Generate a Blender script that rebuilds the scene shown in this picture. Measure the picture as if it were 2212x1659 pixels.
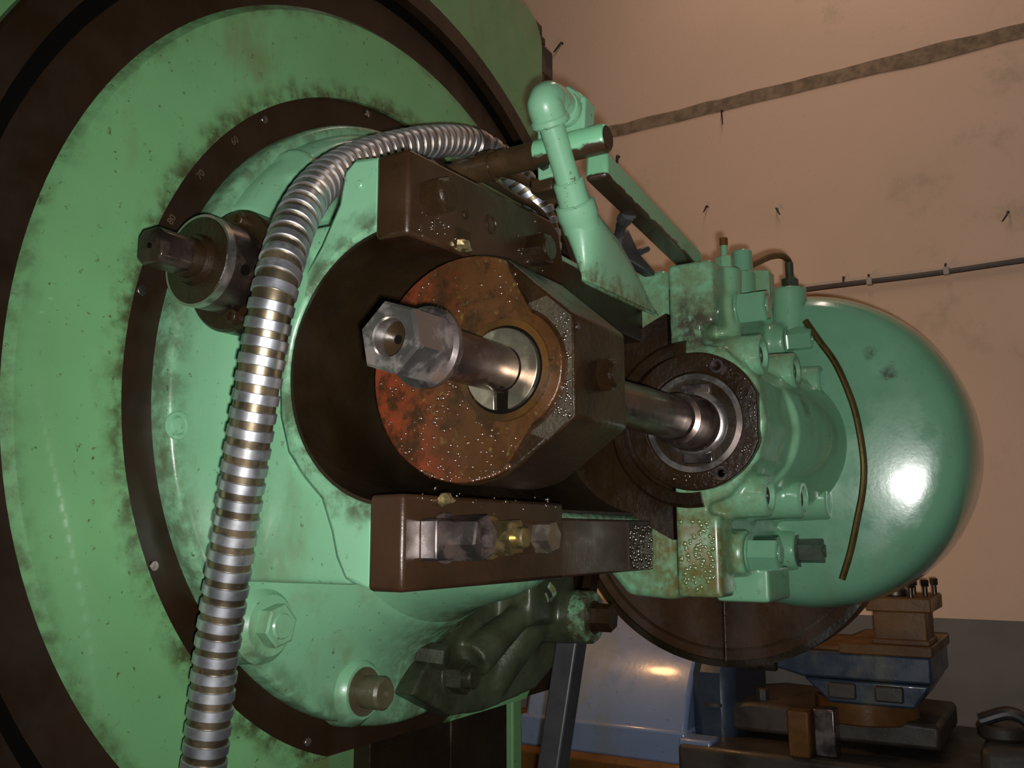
import bpy, bmesh, math, random
from mathutils import Vector, Matrix
PI = math.pi
random.seed(7)
for o in list(bpy.data.objects): bpy.data.objects.remove(o)
S = bpy.context.scene
C = S.collection
# ------------------------------------------------------------------ camera, light, exposure
# frame: X runs along the cutter arbor (away), Y into the machine column, Z up; origin = centre of the swivel plate
YAW, PITCH, ROLL = 0.541, 0.1617, -0.0031
CAM = Vector((-1.1495, -0.9105, -0.1804))
fwd = Vector((math.cos(YAW)*math.cos(PITCH), math.sin(YAW)*math.cos(PITCH), math.sin(PITCH)))
rgt0 = Vector((math.sin(YAW), -math.cos(YAW), 0)); up0 = rgt0.cross(fwd)
rgt = rgt0*math.cos(ROLL)+up0*math.sin(ROLL); upv = -rgt0*math.sin(ROLL)+up0*math.cos(ROLL)
cd = bpy.data.cameras.new('camera'); cam = bpy.data.objects.new('camera', cd); C.objects.link(cam)
cd.sensor_width = 36; cd.lens = 1994.165/2212*36; cd.clip_start = 0.02
M = Matrix((rgt, upv, -fwd)).transposed().to_4x4(); M.translation = CAM; cam.matrix_world = M
S.camera = cam
w = bpy.data.worlds.new('room_air'); S.world = w; w.use_nodes = True
w.node_tree.nodes['Background'].inputs[0].default_value = (1.0, 0.86, 0.74, 1)
w.node_tree.nodes['Background'].inputs[1].default_value = 0.012
# the phone's flash, just beside the lens
fl = bpy.data.lights.new('camera_flash', 'SPOT'); flo = bpy.data.objects.new('camera_flash', fl); C.objects.link(flo)
fl.energy = 72; fl.spot_size = math.radians(120); fl.spot_blend = 1.0; fl.shadow_soft_size = 0.010; fl.color = (1.0, 0.99, 0.96)
FM = M.copy(); FM.translation = CAM + rgt*0.016 - upv*0.022
aim = (fwd + rgt*0.20 + upv*0.05).normalized()
flo.matrix_world = Matrix.Translation(FM.translation) @ aim.to_track_quat('-Z', 'Y').to_matrix().to_4x4()
# ceiling tube of the workshop, over the gap between machine and wall
tb = bpy.data.lights.new('ceiling_tube', 'AREA'); tbo = bpy.data.objects.new('ceiling_tube', tb); C.objects.link(tbo)
tb.shape = 'RECTANGLE'; tb.size = 1.5; tb.size_y = 0.12; tb.energy = 10; tb.color = (1.0, 0.80, 0.66)
tbo.location = (.95, -.45, 2.5); tbo.rotation_euler = Vector((.76, 0, -.65)).to_track_quat('-Z', 'X').to_euler()
# warm work lamp of the lathe, hidden behind the head
wl = bpy.data.lights.new('lathe_work_lamp', 'POINT'); wlo = bpy.data.objects.new('lathe_work_lamp', wl); C.objects.link(wlo)
wl.energy = 6; wl.color = (1.0, 0.52, 0.22); wl.shadow_soft_size = 0.04; wlo.location = (.95, .24, -.04)
S.view_settings.view_transform = 'Standard'; S.view_settings.look = 'None'; S.view_settings.gamma = 1
S.view_settings.use_curve_mapping = False; S.view_settings.exposure = -0.06

# ------------------------------------------------------------------ materials
class NT:
    def __init__(s, name):
        s.m = bpy.data.materials.new(name); s.m.use_nodes = True; s.t = s.m.node_tree; s.N = s.t.nodes
        s.b = s.N['Principled BSDF']; s.pos = s.N.new('ShaderNodeNewGeometry').outputs['Position']
    def noise(s, scale, detail=4, rough=.55, stretch=None, dist=0):
        n = s.N.new('ShaderNodeTexNoise'); n.inputs['Scale'].default_value = scale; n.inputs['Detail'].default_value = detail
        n.inputs['Roughness'].default_value = rough; n.inputs['Distortion'].default_value = dist
        v = s.pos
        if stretch:
            mp = s.N.new('ShaderNodeMapping'); mp.inputs['Scale'].default_value = stretch; s.t.links.new(v, mp.inputs[0]); v = mp.outputs[0]
        s.t.links.new(v, n.inputs['Vector']); return n.outputs['Fac']
    def ramp(s, v, a, b, lo=0., hi=1.):
        n = s.N.new('ShaderNodeMapRange'); n.inputs[1].default_value = a; n.inputs[2].default_value = b
        n.inputs[3].default_value = lo; n.inputs[4].default_value = hi; n.interpolation_type = 'SMOOTHSTEP'
        s.t.links.new(v, n.inputs[0]); return n.outputs[0]
    def math(s, op, a, b=None, c=None):
        n = s.N.new('ShaderNodeMath'); n.operation = op
        for i, x in enumerate((a, b, c)):
            if x is None: continue
            if isinstance(x, (int, float)): n.inputs[i].default_value = x
            else: s.t.links.new(x, n.inputs[i])
        return n.outputs[0]
    def mix(s, f, a, b):
        n = s.N.new('ShaderNodeMix'); n.data_type = 'RGBA'
        for i, x in ((0, f), (6, a), (7, b)):
            if isinstance(x, (int, float)): n.inputs[i].default_value = x
            elif isinstance(x, tuple): n.inputs[i].default_value = (*x, 1)
            else: s.t.links.new(x, n.inputs[i])
        return n.outputs[2]
    def sep(s):
        n = s.N.new('ShaderNodeSeparateXYZ'); s.t.links.new(s.pos, n.inputs[0]); return n.outputs
    def radial(s, axes, cx, cz):
        o = s.sep(); a = s.math('SUBTRACT', o[axes[0]], cx); b = s.math('SUBTRACT', o[axes[1]], cz)
        return s.math('SQRT', s.math('ADD', s.math('MULTIPLY', a, a), s.math('MULTIPLY', b, b)))
    def set(s, col=None, rough=None, metal=None, bump=None, bs=.2, bd=.002, coat=None, spec=None, crough=None):
        for k, v in (('Base Color', col), ('Roughness', rough), ('Metallic', metal), ('Coat Weight', coat), ('Specular IOR Level', spec), ('Coat Roughness', crough)):
            if v is None: continue
            if isinstance(v, tuple): s.b.inputs[k].default_value = (*v, 1)
            elif isinstance(v, (int, float)): s.b.inputs[k].default_value = v
            else: s.t.links.new(v, s.b.inputs[k])
        if bump is not None:
            n = s.N.new('ShaderNodeBump'); n.inputs['Strength'].default_value = bs; n.inputs['Distance'].default_value = bd
            s.t.links.new(bump, n.inputs['Height']); s.t.links.new(n.outputs[0], s.b.inputs['Normal'])
        return s.m

def green_paint(name, col=(.205, .45, .265), dirt=.35, rough=.30, stains=(), coat=.25, crough=.05):
    n = NT(name)
    c = n.mix(n.ramp(n.noise(4, 3), .3, .75), col, tuple(x*.84 for x in col))
    d = n.ramp(n.math('MULTIPLY', n.noise(11, 9, .66, (1, 1, .5)), n.noise(2.6, 2)), .265, .40, 0, dirt*1.25)
    c = n.mix(d, c, (.16, .15, .055))
    c = n.mix(n.ramp(n.noise(90, 6, .72), .61, .68, 0, min(1, dirt*2)), c, (.06, .05, .02))
    for kind, args in stains:
        if kind == 'radial':
            axes, cx, cz, r0, r1, amt = args
            r = n.math('ADD', n.radial(axes, cx, cz), n.math('MULTIPLY', n.math('SUBTRACT', n.noise(26, 6, .6), .5), .05))
            k = n.ramp(r, min(r0, r1), max(r0, r1), 1 if r0 < r1 else 0, 0 if r0 < r1 else 1)
            k = n.math('MULTIPLY', k, n.ramp(n.noise(38, 6, .65), .35, .62, .1, amt)); c = n.mix(k, c, (.045, .038, .013))
        if kind == 'plane':
            ax, a0, a1, amt = args
            v = n.math('ADD', n.sep()[ax], n.math('MULTIPLY', n.math('SUBTRACT', n.noise(22, 6, .6), .5), .10))
            k = n.math('MULTIPLY', n.ramp(v, min(a0, a1), max(a0, a1), 1 if a0 < a1 else 0, 0 if a0 < a1 else 1), n.ramp(n.noise(45, 5, .65), .36, .6, .0, amt))
            c = n.mix(k, c, (.12, .085, .02))
        if kind == 'ball':
            (x, y, z), r0, r1, amt, sc = args
            v = n.N.new('ShaderNodeVectorMath'); v.operation = 'DISTANCE'; n.t.links.new(n.pos, v.inputs[0]); v.inputs[1].default_value = (x, y, z)
            v = n.math('ADD', v.outputs['Value'], n.math('MULTIPLY', n.math('SUBTRACT', n.noise(30, 6, .6), .5), .07))
            k = n.math('MULTIPLY', n.ramp(v, r0, r1, 1, 0), n.ramp(n.noise(50, 5, .65), .33, .58, .15, amt)); c = n.mix(k, c, sc)
    rr = n.ramp(n.noise(18, 4), .3, .7, rough-.07, rough+.12)
    return n.set(c, rr, 0, n.noise(120, 3), .12, .0015, coat=coat, crough=crough)

def oily(name, a=(.052, .028, .014), b=(.105, .052, .032), rough=(.2, .5), bump=.25, sc=90, spec=.5, glint=None):
    n = NT(name)
    c = n.mix(n.ramp(n.noise(7, 6, .6), .32, .68), a, b)
    c = n.mix(n.ramp(n.noise(40, 6, .7), .58, .75, 0, .6), c, tuple(x*.4 for x in a))
    if glint: c = n.mix(n.ramp(n.noise(210, 5, .7), .6, .7), c, glint)
    rr = n.ramp(n.noise(13, 4), .35, .65, *rough)
    return n.set(c, rr, 0, n.noise(sc, 6, .65), bump, .003, spec=spec)

def metal(name, col=(.55, .54, .53), rough=(.22, .42), grime=(.10, .06, .03), amt=.6, bump=.06):
    n = NT(name)
    k = n.ramp(n.noise(24, 6, .65), .48, .68, 0, amt)
    c = n.mix(k, col, grime)
    return n.set(c, n.ramp(n.noise(30, 4), .3, .7, *rough), n.math('SUBTRACT', .94, n.math('MULTIPLY', k, .7)), n.noise(150, 3), bump, .001)

def plain(name, col, rough=.5, var=.7, sc=20, bump=.1, metal_=0):
    n = NT(name); c = n.mix(n.ramp(n.noise(sc, 5, .6), .35, .7), col, tuple(x*var for x in col))
    return n.set(c, rough, metal_, n.noise(sc*4, 4), bump, .002)

G = green_paint('green_paint')
G_disc = green_paint('green_paint_disc', (.165, .385, .165), .42, .33, stains=(('radial', ((0, 2), 0, 0, .500, .535, .9)), ('radial', ((0, 2), 0, 0, .642, .606, .7))))
G_head = green_paint('green_paint_head', (.22, .475, .285), .3, .26, stains=(('radial', ((1, 2), -.285, .008, .162, .195, .8)),))
G_cap = green_paint('green_paint_cap', (.195, .43, .255), .3, .24, stains=(('plane', (0, .34, .40, .45)), ('ball', ((.34, -.36, -.22), .05, .13, .9, (.13, .10, .02))), ('ball', ((.33, -.38, .17), .01, .09, .95, (.05, .035, .025))), ('ball', ((.56, -.505, .05), .0, .028, .9, (.04, .02, .01)))))
G_low = green_paint('green_paint_lower_housing', (.20, .44, .255), .40, .28, stains=(('radial', ((0, 2), 0, 0, .460, .415, .65)), ('ball', ((.24, -.1, -.37), .14, .40, .95, (.045, .034, .016))),))
G_dome = green_paint('green_paint_cover', (.16, .365, .225), .14, .24, coat=1.0, crough=.13, stains=(('ball', ((.755, -.625, .135), .004, .022, .8, (.05, .04, .03))), ('ball', ((.75, -.60, .17), .002, .018, .7, (.05, .04, .03)))))
G_col = green_paint('green_paint_column', (.15, .32, .13), .5, .45)
G_pipe = green_paint('green_paint_nozzle', (.225, .475, .29), .42, .28, stains=(('plane', (2, .168, .205, .85)),))
G_bar = green_paint('green_paint_chipped', (.2, .50, .28), .3, .3, stains=())
G_dirty = oily('grimy_green_casting', (.018, .018, .009), (.055, .068, .036), (.25, .5), .4, 60)
BROWN = oily('oily_brown_steel', (.024, .012, .005), (.043, .020, .0105), (.22, .40), .18, 120)
BROWN_R = oily('brown_ring_steel', (.014, .007, .0025), (.024, .0115, .005), (.33, .5), .06, 120)
DARK = oily('dark_oily_recess', (.011, .0065, .0022), (.024, .013, .005), (.25, .45), .3, 70)
GREASE = oily('wet_grease_steel', (.010, .0055, .0025), (.030, .015, .006), (.1, .33), .5, 110)
BLACK = NT('black_gap').set((.004, .003, .002), .9, 0, spec=.05)
def red_mat():
    n = NT('worn_red_paint_in_oil'); o = n.sep()
    c = n.mix(n.ramp(n.noise(9, 6, .6), .32, .68), (.036, .015, .005), (.080, .032, .011))
    k = n.math('MULTIPLY', n.ramp(n.math('ADD', o[1], n.math('MULTIPLY', n.math('SUBTRACT', n.noise(14, 6, .65), .5), .22)), -.325, -.215), n.ramp(n.noise(30, 5, .6), .3, .6, .2, 1))
    c = n.mix(k, c, (.19, .032, .011))
    c = n.mix(n.ramp(n.noise(20, 8, .7), .48, .62, 0, .85), c, (.022, .012, .005))
    c = n.mix(n.ramp(n.noise(55, 6, .7), .60, .70, 0, .8), c, (.13, .10, .03))
    return n.set(c, n.ramp(n.noise(16, 4), .35, .65, .1, .36), 0, n.noise(75, 6, .65), .5, .003)
RED = red_mat()
SPECK = oily('speckled_grit_on_steel', (.014, .009, .004), (.065, .05, .026), (.12, .4), .9, 240, glint=(.15, .12, .07))
STEEL = metal('worn_bright_steel', (.46, .42, .40), (.2, .36), (.10, .06, .03), .65)
STEEL_D = metal('browned_steel', (.22, .185, .18), (.2, .38), (.09, .05, .03), .8)
STEEL_B = metal('oil_stained_shaft', (.20, .145, .125), (.16, .34), (.045, .025, .014), .8)
ZINC = metal('zinc_conduit', (.50, .51, .55), (.34, .48), (.22, .16, .09), .35, .04)
BRASSY = metal('tarnished_inner_band', (.25, .20, .13), (.3, .45), (.12, .08, .04), .7, .04)
BRASS = metal('tarnished_brass_tube', (.17, .12, .045), (.35, .5), (.06, .04, .015), .7)
OLIVE = plain('dark_cable_skin', (.03, .02, .011), .35)
RUBBER = plain('black_rubber', (.022, .02, .022), .4)
GREYBLK = plain('dark_grey_bracket', (.055, .055, .06), .35)
STRUT = plain('dark_strut', (.045, .045, .048), .45)
CHIP = metal('yellow_metal_chip', (.75, .62, .32), (.25, .4), (.4, .3, .1), .3, .3)
INK = plain('pale_engraving', (.10, .07, .04), .5)
BLUE = green_paint('blue_lathe_paint', (.15, .20, .34), .3, .3, coat=.5, crough=.12)
BLUE_D = green_paint('dark_blue_lathe_paint', (.022, .034, .058), .35, .35)
RUSTY = oily('warm_rusty_steel', (.065, .028, .008), (.13, .058, .016), (.3, .55), .2, 60, spec=.25)
LDARK = oily('dark_lathe_steel', (.018, .014, .011), (.04, .03, .022), (.35, .6), .2, 60)
LGREY = plain('lathe_chip_tray_paint', (.10, .14, .17), .55)
BLACKST = metal('blackened_screw_steel', (.08, .07, .06), (.35, .5), (.03, .02, .015), .6)

def wall_mat():
    n = NT('pink_plaster')
    c = n.mix(n.ramp(n.noise(1.3, 4), .35, .65), (.73, .485, .36), (.66, .455, .32))
    c = n.mix(n.ramp(n.noise(55, 7, .75), .61, .70, 0, .35), c, (.36, .24, .15))
    c = n.mix(n.ramp(n.math('MULTIPLY', n.noise(5, 8, .7), n.noise(1.1, 2)), .30, .42, 0, .45), c, (.34, .27, .18))
    c = n.mix(n.ramp(n.noise(14, 6, .7, (1, 1, .25)), .64, .74, 0, .35), c, (.40, .30, .20))
    c = n.mix(n.ramp(n.noise(160, 4, .7), .70, .75, 0, .75), c, (.12, .08, .05))
    return n.set(c, .85, 0, n.noise(60, 6, .7), .25, .004)
WALL = wall_mat()
MARK = plain('bare_brown_plaster', (.30, .20, .125), .9, .55, 30, .3)
FLOOR = plain('oily_concrete', (.06, .05, .04), .7)
# the chipped rod and bar: paint flaking off on the underside
def chipped(name, zc):
    n = NT(name)
    v = n.math('ADD', n.sep()[2], n.math('MULTIPLY', n.math('SUBTRACT', n.noise(30, 4), .5), .03))
    k = n.ramp(v, zc-.002, zc+.002); c = n.mix(k, (.045, .024, .012), (.2, .50, .28))
    return n.set(c, .32, 0, n.noise(80, 4), .2, .002, coat=.2)
CH_ROD = chipped('flaking_green_paint_rod', .343); CH_BAR = chipped('flaking_green_paint_bar', .302)
OILROD = oily('oil_soaked_rod', (.035, .02, .01), (.09, .05, .022), (.12, .35), .35, 60)

# ------------------------------------------------------------------ mesh helpers
def V(*a): return Vector(a)
AX = {'x': 0, 'y': 1, 'z': 2}
def put(axis, a, u, v):
    return {'x': (a, u, v), 'y': (u, a, v), 'z': (u, v, a)}[axis]
def prism(bm, pts, axis, a0, a1):
    A = [bm.verts.new(put(axis, a0, *p)) for p in pts]; B = [bm.verts.new(put(axis, a1, *p)) for p in pts]
    bm.faces.new(A); bm.faces.new(B[::-1]); n = len(pts)
    for i in range(n): bm.faces.new((A[i], B[i], B[(i+1) % n], A[(i+1) % n]))
    return bm
def box(bm, lo, hi):
    return prism(bm, [(lo[1], lo[2]), (hi[1], lo[2]), (hi[1], hi[2]), (lo[1], hi[2])], 'x', lo[0], hi[0])
def revolve(bm, prof, axis, cen, seg=48, closed=False, a0=0, a1=2*PI):
    full = abs(a1-a0-2*PI) < 1e-6; n = seg if full else seg+1; rings = []
    for t, r in prof:
        if r < 1e-6: rings.append([bm.verts.new(put(axis, t, *cen))])
        else: rings.append([bm.verts.new(put(axis, t, cen[0]+r*math.cos(a0+(a1-a0)*k/seg), cen[1]+r*math.sin(a0+(a1-a0)*k/seg))) for k in range(n)])
    m = len(rings)
    for i in range(m if closed else m-1):
        a, b = rings[i], rings[(i+1) % m]
        for k in range(seg):
            k2 = (k+1) % n
            if len(a) == 1 and len(b) == 1: continue
            if len(a) == 1: bm.faces.new((a[0], b[k], b[k2]))
            elif len(b) == 1: bm.faces.new((a[k], b[0], a[k2]))
            else: bm.faces.new((a[k], b[k], b[k2], a[k2]))
    if not full:
        for k in (0, n-1):
            f = [r[k] if len(r) > 1 else r[0] for r in rings]
            try: bm.faces.new(f)
            except Exception: pass
    return bm
def ringm(bm, axis, cen, r0, r1, t0, t1, seg=96, ch=0):
    if ch: return revolve(bm, [(t0, r0), (t0, r1-ch), (t0+ch*(1 if t1 > t0 else -1), r1), (t1, r1), (t1, r0)], axis, cen, seg, True)
    return revolve(bm, [(t0, r0), (t0, r1), (t1, r1), (t1, r0)], axis, cen, seg, True)
def disc(bm, axis, cen, r, t0, t1, seg=48, ch=0):
    s = 1 if t1 > t0 else -1
    return revolve(bm, [(t0, 0), (t0, r-ch), (t0+ch*s, r), (t1-ch*s, r), (t1, r-ch), (t1, 0)] if ch else [(t0, 0), (t0, r), (t1, r), (t1, 0)], axis, cen, seg)
def frame(d, origin=(0, 0, 0), spin=0):
    return Matrix.Translation(Vector(origin)) @ Vector(d).to_track_quat('Z', 'Y').to_matrix().to_4x4() @ Matrix.Rotation(spin, 4, 'Z')
def cone(bm, p0, p1, r0, r1=None, seg=24):
    r1 = r0 if r1 is None else r1; p0 = Vector(p0); p1 = Vector(p1); Mx = frame(p1-p0, p0); L = (p1-p0).length
    b2 = bmesh.new(); revolve(b2, [(0, 0), (0, r0), (L, r1), (L, 0)], 'z', (0, 0), seg); b2.transform(Mx); merge(bm, b2); return bm
def merge(bm, b2):
    me = bpy.data.meshes.new('t'); b2.to_mesh(me); b2.free(); bm.from_mesh(me); bpy.data.meshes.remove(me)
def spline(pts, n=8):
    P = [Vector(p) for p in pts]; P = [P[0]*2-P[1]]+P+[P[-1]*2-P[-2]]; out = []
    for i in range(1, len(P)-2):
        for k in range(n):
            t = k/n; a, b, c, d = P[i-1:i+3]
            out.append(.5*((2*b)+(c-a)*t+(2*a-5*b+4*c-d)*t*t+(3*b-a-3*c+d)*t*t*t))
    out.append(P[-2]); return out
def tube(bm, pts, r, seg=12):
    n = len(pts); R = r if isinstance(r, (list, tuple)) else [r]*n; rings = []; ref = None
    for i in range(n):
        d = (pts[min(i+1, n-1)]-pts[max(i-1, 0)]).normalized()
        if ref is None: ref = d.orthogonal().normalized()
        ref = (ref-d*ref.dot(d)).normalized(); s = d.cross(ref)
        rings.append([bm.verts.new(pts[i]+(ref*math.cos(2*PI*k/seg)+s*math.sin(2*PI*k/seg))*R[i]) for k in range(seg)])
    for a, b in zip(rings, rings[1:]):
        for k in range(seg): bm.faces.new((a[k], a[(k+1) % seg], b[(k+1) % seg], b[k]))
    bm.faces.new(rings[0][::-1]); bm.faces.new(rings[-1]); return bm
def hexa(bm, r, h, ch=.12, seg=6, z0=0):
    c = r*ch
    revolve(bm, [(z0, 0), (z0, r), (z0+h-c*.6, r), (z0+h, r-c), (z0+h, 0)], 'z', (0, 0), seg); return bm

def finish(bm, sharp=35, loc=None):
    bmesh.ops.recalc_face_normals(bm, faces=bm.faces)
    if loc is not None: bmesh.ops.translate(bm, verts=bm.verts, vec=-Vector(loc))
    me = bpy.data.meshes.new('mesh'); bm.to_mesh(me); bm.free()
    for p in me.polygons: p.use_smooth = True
    me.set_sharp_from_angle(angle=math.radians(sharp)); return me
def mods(o, bevel, remesh, smooth):
    if remesh:
        m = o.modifiers.new('cast', 'REMESH'); m.mode = 'VOXEL'; m.voxel_size = remesh; m.use_smooth_shade = True
        m = o.modifiers.new('soft', 'SMOOTH'); m.factor = .5; m.iterations = smooth
    if bevel:
        m = o.modifiers.new('edge', 'BEVEL'); m.width = bevel; m.segments = 2; m.limit_method = 'ANGLE'; m.angle_limit = math.radians(40)
        m.harden_normals = False
class Thing:
    def __init__(s, name, label, cat, loc=(0, 0, 0), group=None, kind=None):
        s.loc = Vector(loc); s.o = bpy.data.objects.new(name, None); C.objects.link(s.o); s.o.location = s.loc; s.o.empty_display_size = .05
        s.o['label'] = label
        if cat: s.o['category'] = cat
        if group: s.o['group'] = group
        if kind: s.o['kind'] = kind
    def part(s, name, bm, mat, parent=None, label=None, bevel=0, sharp=35, remesh=0, smooth=6):
        me = finish(bm, sharp, s.loc); me.materials.append(mat); me.name = name
        o = bpy.data.objects.new(name, me); C.objects.link(o); o.parent = parent or s.o
        if label: o['label'] = label
        mods(o, bevel, remesh, smooth); return o
    def inst(s, name, me, Mx, parent=None, label=None):
        o = bpy.data.objects.new(name, me); C.objects.link(o); o.parent = parent or s.o
        if parent is not None and parent is not s.o and parent.matrix_basis != Matrix.Identity(4):
            o.matrix_basis = parent.matrix_basis.inverted() @ Matrix.Translation(-s.loc) @ Mx
        else: o.matrix_basis = Matrix.Translation(-s.loc) @ Mx
        if label: o['label'] = label
        return o
def single(name, label, cat, bm, mat, loc=None, group=None, kind=None, bevel=0, sharp=35, remesh=0, smooth=6):
    loc = loc or (0, 0, 0); me = finish(bm, sharp, loc); me.materials.append(mat); o = bpy.data.objects.new(name, me); C.objects.link(o)
    o.location = loc
    if label: o['label'] = label
    if cat: o['category'] = cat
    if group: o['group'] = group
    if kind: o['kind'] = kind
    mods(o, bevel, remesh, smooth); return o
B = bmesh.new
MESH = {}
def nutmesh(key, mat, r, h, washer=0, stud=0, sh=0, sq=6, bore=0):
    if key in MESH: return MESH[key]
    bm = B()
    if washer: disc(bm, 'z', (0, 0), washer, 0, .004, 28, .001)
    z0 = .004 if washer else 0
    if bore:
        revolve(bm, [(z0, r), (z0+h-r*.08, r), (z0+h, r*.9), (z0+h, bore), (z0+h*.35, bore*.96), (z0+h*.35, 0)], 'z', (0, 0), sq)
    else: hexa(bm, r, h, .12, sq, z0)
    if stud: disc(bm, 'z', (0, 0), stud, z0+h*.5, z0+h+sh, 20, stud*.15)
    me = finish(bm, 25); me.materials.append(mat); me.name = key; MESH[key] = me; return me
DY = (0, -1, 0); DX = (-1, 0, 0)

# ------------------------------------------------------------------ setting
bm = B(); box(bm, (1.75, -4.5, -1.45), (1.9, 4.5, 3.2)); single('wall_right', 'pink plastered workshop wall behind the machine', None, bm, WALL, kind='structure')
bm = B(); box(bm, (-4, -4.5, -1.6), (1.9, 4.5, -1.45)); single('floor', 'dark oily concrete floor', None, bm, FLOOR, kind='structure')
bm = B(); box(bm, (1.747, -4.5, -1.45), (1.7505, 4.5, -.415)); single('trim_2', 'grey lower band of the wall', None, bm, plain('grey_lower_band', (.15, .13, .115), .7, .8, 6), kind='structure')  # flat darker grey strip laid over the lower wall
bm = B(); top = []; bot = []
for k in range(81):
    y = 1.4-k*.05; e = .0015*math.sin(k*1.7)+random.uniform(-.0015, .0015)
    blob = .008*math.exp(-((y+.66)/.12)**2)
    top.append((y, 1.284+e+blob*.5)); bot.append((y, 1.240+e*.5-blob))
prism(bm, top+bot[::-1], 'x', 1.75, 1.7465); single('trim_1', 'long brown scored line across the pink wall', None, bm, MARK, kind='structure')

t = Thing('wall_cable', 'thin dark cable clipped along the pink wall above the domed cover', 'cable', (1.735, -.5, .574))
bm = B(); tube(bm, [V(1.738, .5-k*.1, .574+.002*math.sin(k)) for k in range(30)], .0085, 8); t.part('sheath', bm, plain('brown_cable_sheath', (.05, .03, .02), .5))
for y in (-.443, -.656, -1.05):
    bm = B(); box(bm, (1.726, y-.008, .563), (1.75, y+.008, .585)); cl = t.part('clip', bm, plain('pale_clip', (.55, .45, .38), .6), bevel=.002)
    bm = B(); cone(bm, (1.727, y, .592), (1.749, y+.003, .594), .004, .003, 8); t.part('nail', bm, RUBBER, cl)
def nail(y, z, lab, L=.03, ang=.2, r=.003):
    bm = B(); tube(bm, [V(1.749, y, z), V(1.738, y+.002, z), V(1.733, y+ang*L*.3, z-L*.4), V(1.732, y+ang*L, z-L)], [r, r, r, r*.6], 8)
    single('nail', lab, 'nail', bm, RUBBER, (1.749, y, z))
nail(.378, 1.16, 'bent dark nail in the pink wall beside the chipped green bar', .06, .1, .005)
nail(-.009, 1.238, 'thin nail hanging from the brown line on the pink wall', .055, -.05, .0025)
nail(.056, .91, 'small curled nail on the wall right of the diagonal bar', .022, .5)
nail(-.176, .858, 'small curled nail alone on the wall above the oil fittings', .026, -.4)
nail(-.369, .60, 'short rusty nail just above the wall cable near the cover', .018, .1)
nail(-.828, .725, 'forked nail on the wall near the right edge of the picture', .03, .6)
nail(.60, 1.665, 'crooked nail in cracked plaster beside the green column top', .035, .9, .004)

# ------------------------------------------------------------------ machine column and saddle
t = Thing('machine_column', 'tall green machine column with brown slideways behind the round saddle', 'machine column', (-.1, .4, -1.45))
bm = B(); box(bm, (-.95, .15, -1.45), (.585, .85, .93)); t.part('body', bm, G_col, bevel=.01)
for x0, x1 in ((-.80, -.42), (.10, .33), (.335, .535)):
    bm = B(); box(bm, (x0, .115, -1.40), (x1, .16, .9)); t.part('slideway', bm, DARK, bevel=.004)
bm = B(); box(bm, (.548, .11, -1.42), (.585, .16, .9)); t.part('edge_strip', bm, G_col, bevel=.004)

t = Thing('saddle', 'green saddle plate with brown ring around the swivel plate', 'saddle', (0, .06, -.48))
pl = [(-1.05, -.481), (.503, -.481)]
for k in range(9):
    a = k/8*PI/2; pl.append((.503-.07+.07*math.cos(a), .872+.07*math.sin(a)))
pl += [(-1.05, .942)]
bm = B(); prism(bm, pl, 'y', .0, .108); t.part('plate', bm, G_col, bevel=.006)
for z0, z1, x1 in ((.835, .862, .605), (.862, .882, .620), (.882, .955, .660), (.955, .975, .625), (.975, 1.0, .61)):
    bm = B(); box(bm, (.45, .06, z0), (x1, .10, z1)); t.part('gib_block', bm, LDARK, bevel=.003)
cut = -.481
def chord_ring(r0, r1, y0, y1, ch=0, seg=160):
    b = B(); ringm(b, 'y', (0, 0), r0, r1, y0, y1, seg, ch)
    geom = b.verts[:]+b.edges[:]+b.faces[:]
    res = bmesh.ops.bisect_plane(b, geom=geom, plane_co=(0, 0, cut), plane_no=(0, 0, -1), clear_outer=True)
    ed = [e for e in res['geom_cut'] if isinstance(e, bmesh.types.BMEdge)]
    try: bmesh.ops.contextual_create(b, geom=ed)
    except Exception: pass
    return b
t.part('outer_ring', chord_ring(.713, .752, -.020, .03, .004), BROWN_R)
t.part('groove_floor', chord_ring(.69, .716, -.0015, .02), BLACK)

t = Thing('swivel_plate', 'large round green swivel plate with dark graduated ring', 'swivel plate', (0, 0, -.48))
t.part('flange_ring', chord_ring(.630, .702, -.001, .022, .003), BROWN_R, label='dark brown machined outer ring')
t.part('face', chord_ring(.50, .6335, -.010, .02, .010), G_disc)
sc = t.part('scale_ring', chord_ring(.455, .5015, -.0035, .02, .0), BROWN_R, label='dark brown ring engraved with angle marks')
scr = B(); disc(scr, 'z', (0, 0), .006, 0, .0022, 20, .0006); box(scr, (-.0055, -.0008, .0015), (.0055, .0008, .0026)); scr = finish(scr, 30); scr.materials.append(STEEL_D)
for a in (-153.9, -111.2, 168, 128, 100):
    a = math.radians(a); t.inst('screw', scr, frame(DY, (.488*math.cos(a), -.0035, .488*math.sin(a)), a*3), sc)
dg = bpy.context.evaluated_depsgraph_get()
for txt, k in (('80', 155.8), ('70', 146.2), ('60', 136.3)):
    cu = bpy.data.curves.new('numeral', 'FONT'); cu.body = txt; cu.size = .013; cu.align_x = 'CENTER'; cu.align_y = 'CENTER'; cu.extrude = .0003
    tmp = bpy.data.objects.new('numeral', cu); C.objects.link(tmp); dg = bpy.context.evaluated_depsgraph_get()
    me = bpy.data.meshes.new_from_object(tmp.evaluated_get(dg)); bpy.data.objects.remove(tmp); me.materials.append(INK)
    a = math.radians(k); Mx = Matrix.Translation((.484*math.cos(a), -.0038, .484*math.sin(a))) @ Matrix(((math.sin(a), math.cos(a), 0, 0), (0, 0, -1, 0), (-math.cos(a), math.sin(a), 0, 0), (0, 0, 0, 1)))
    t.inst('numeral', me, Mx, sc, label='engraved numeral '+txt)

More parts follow.
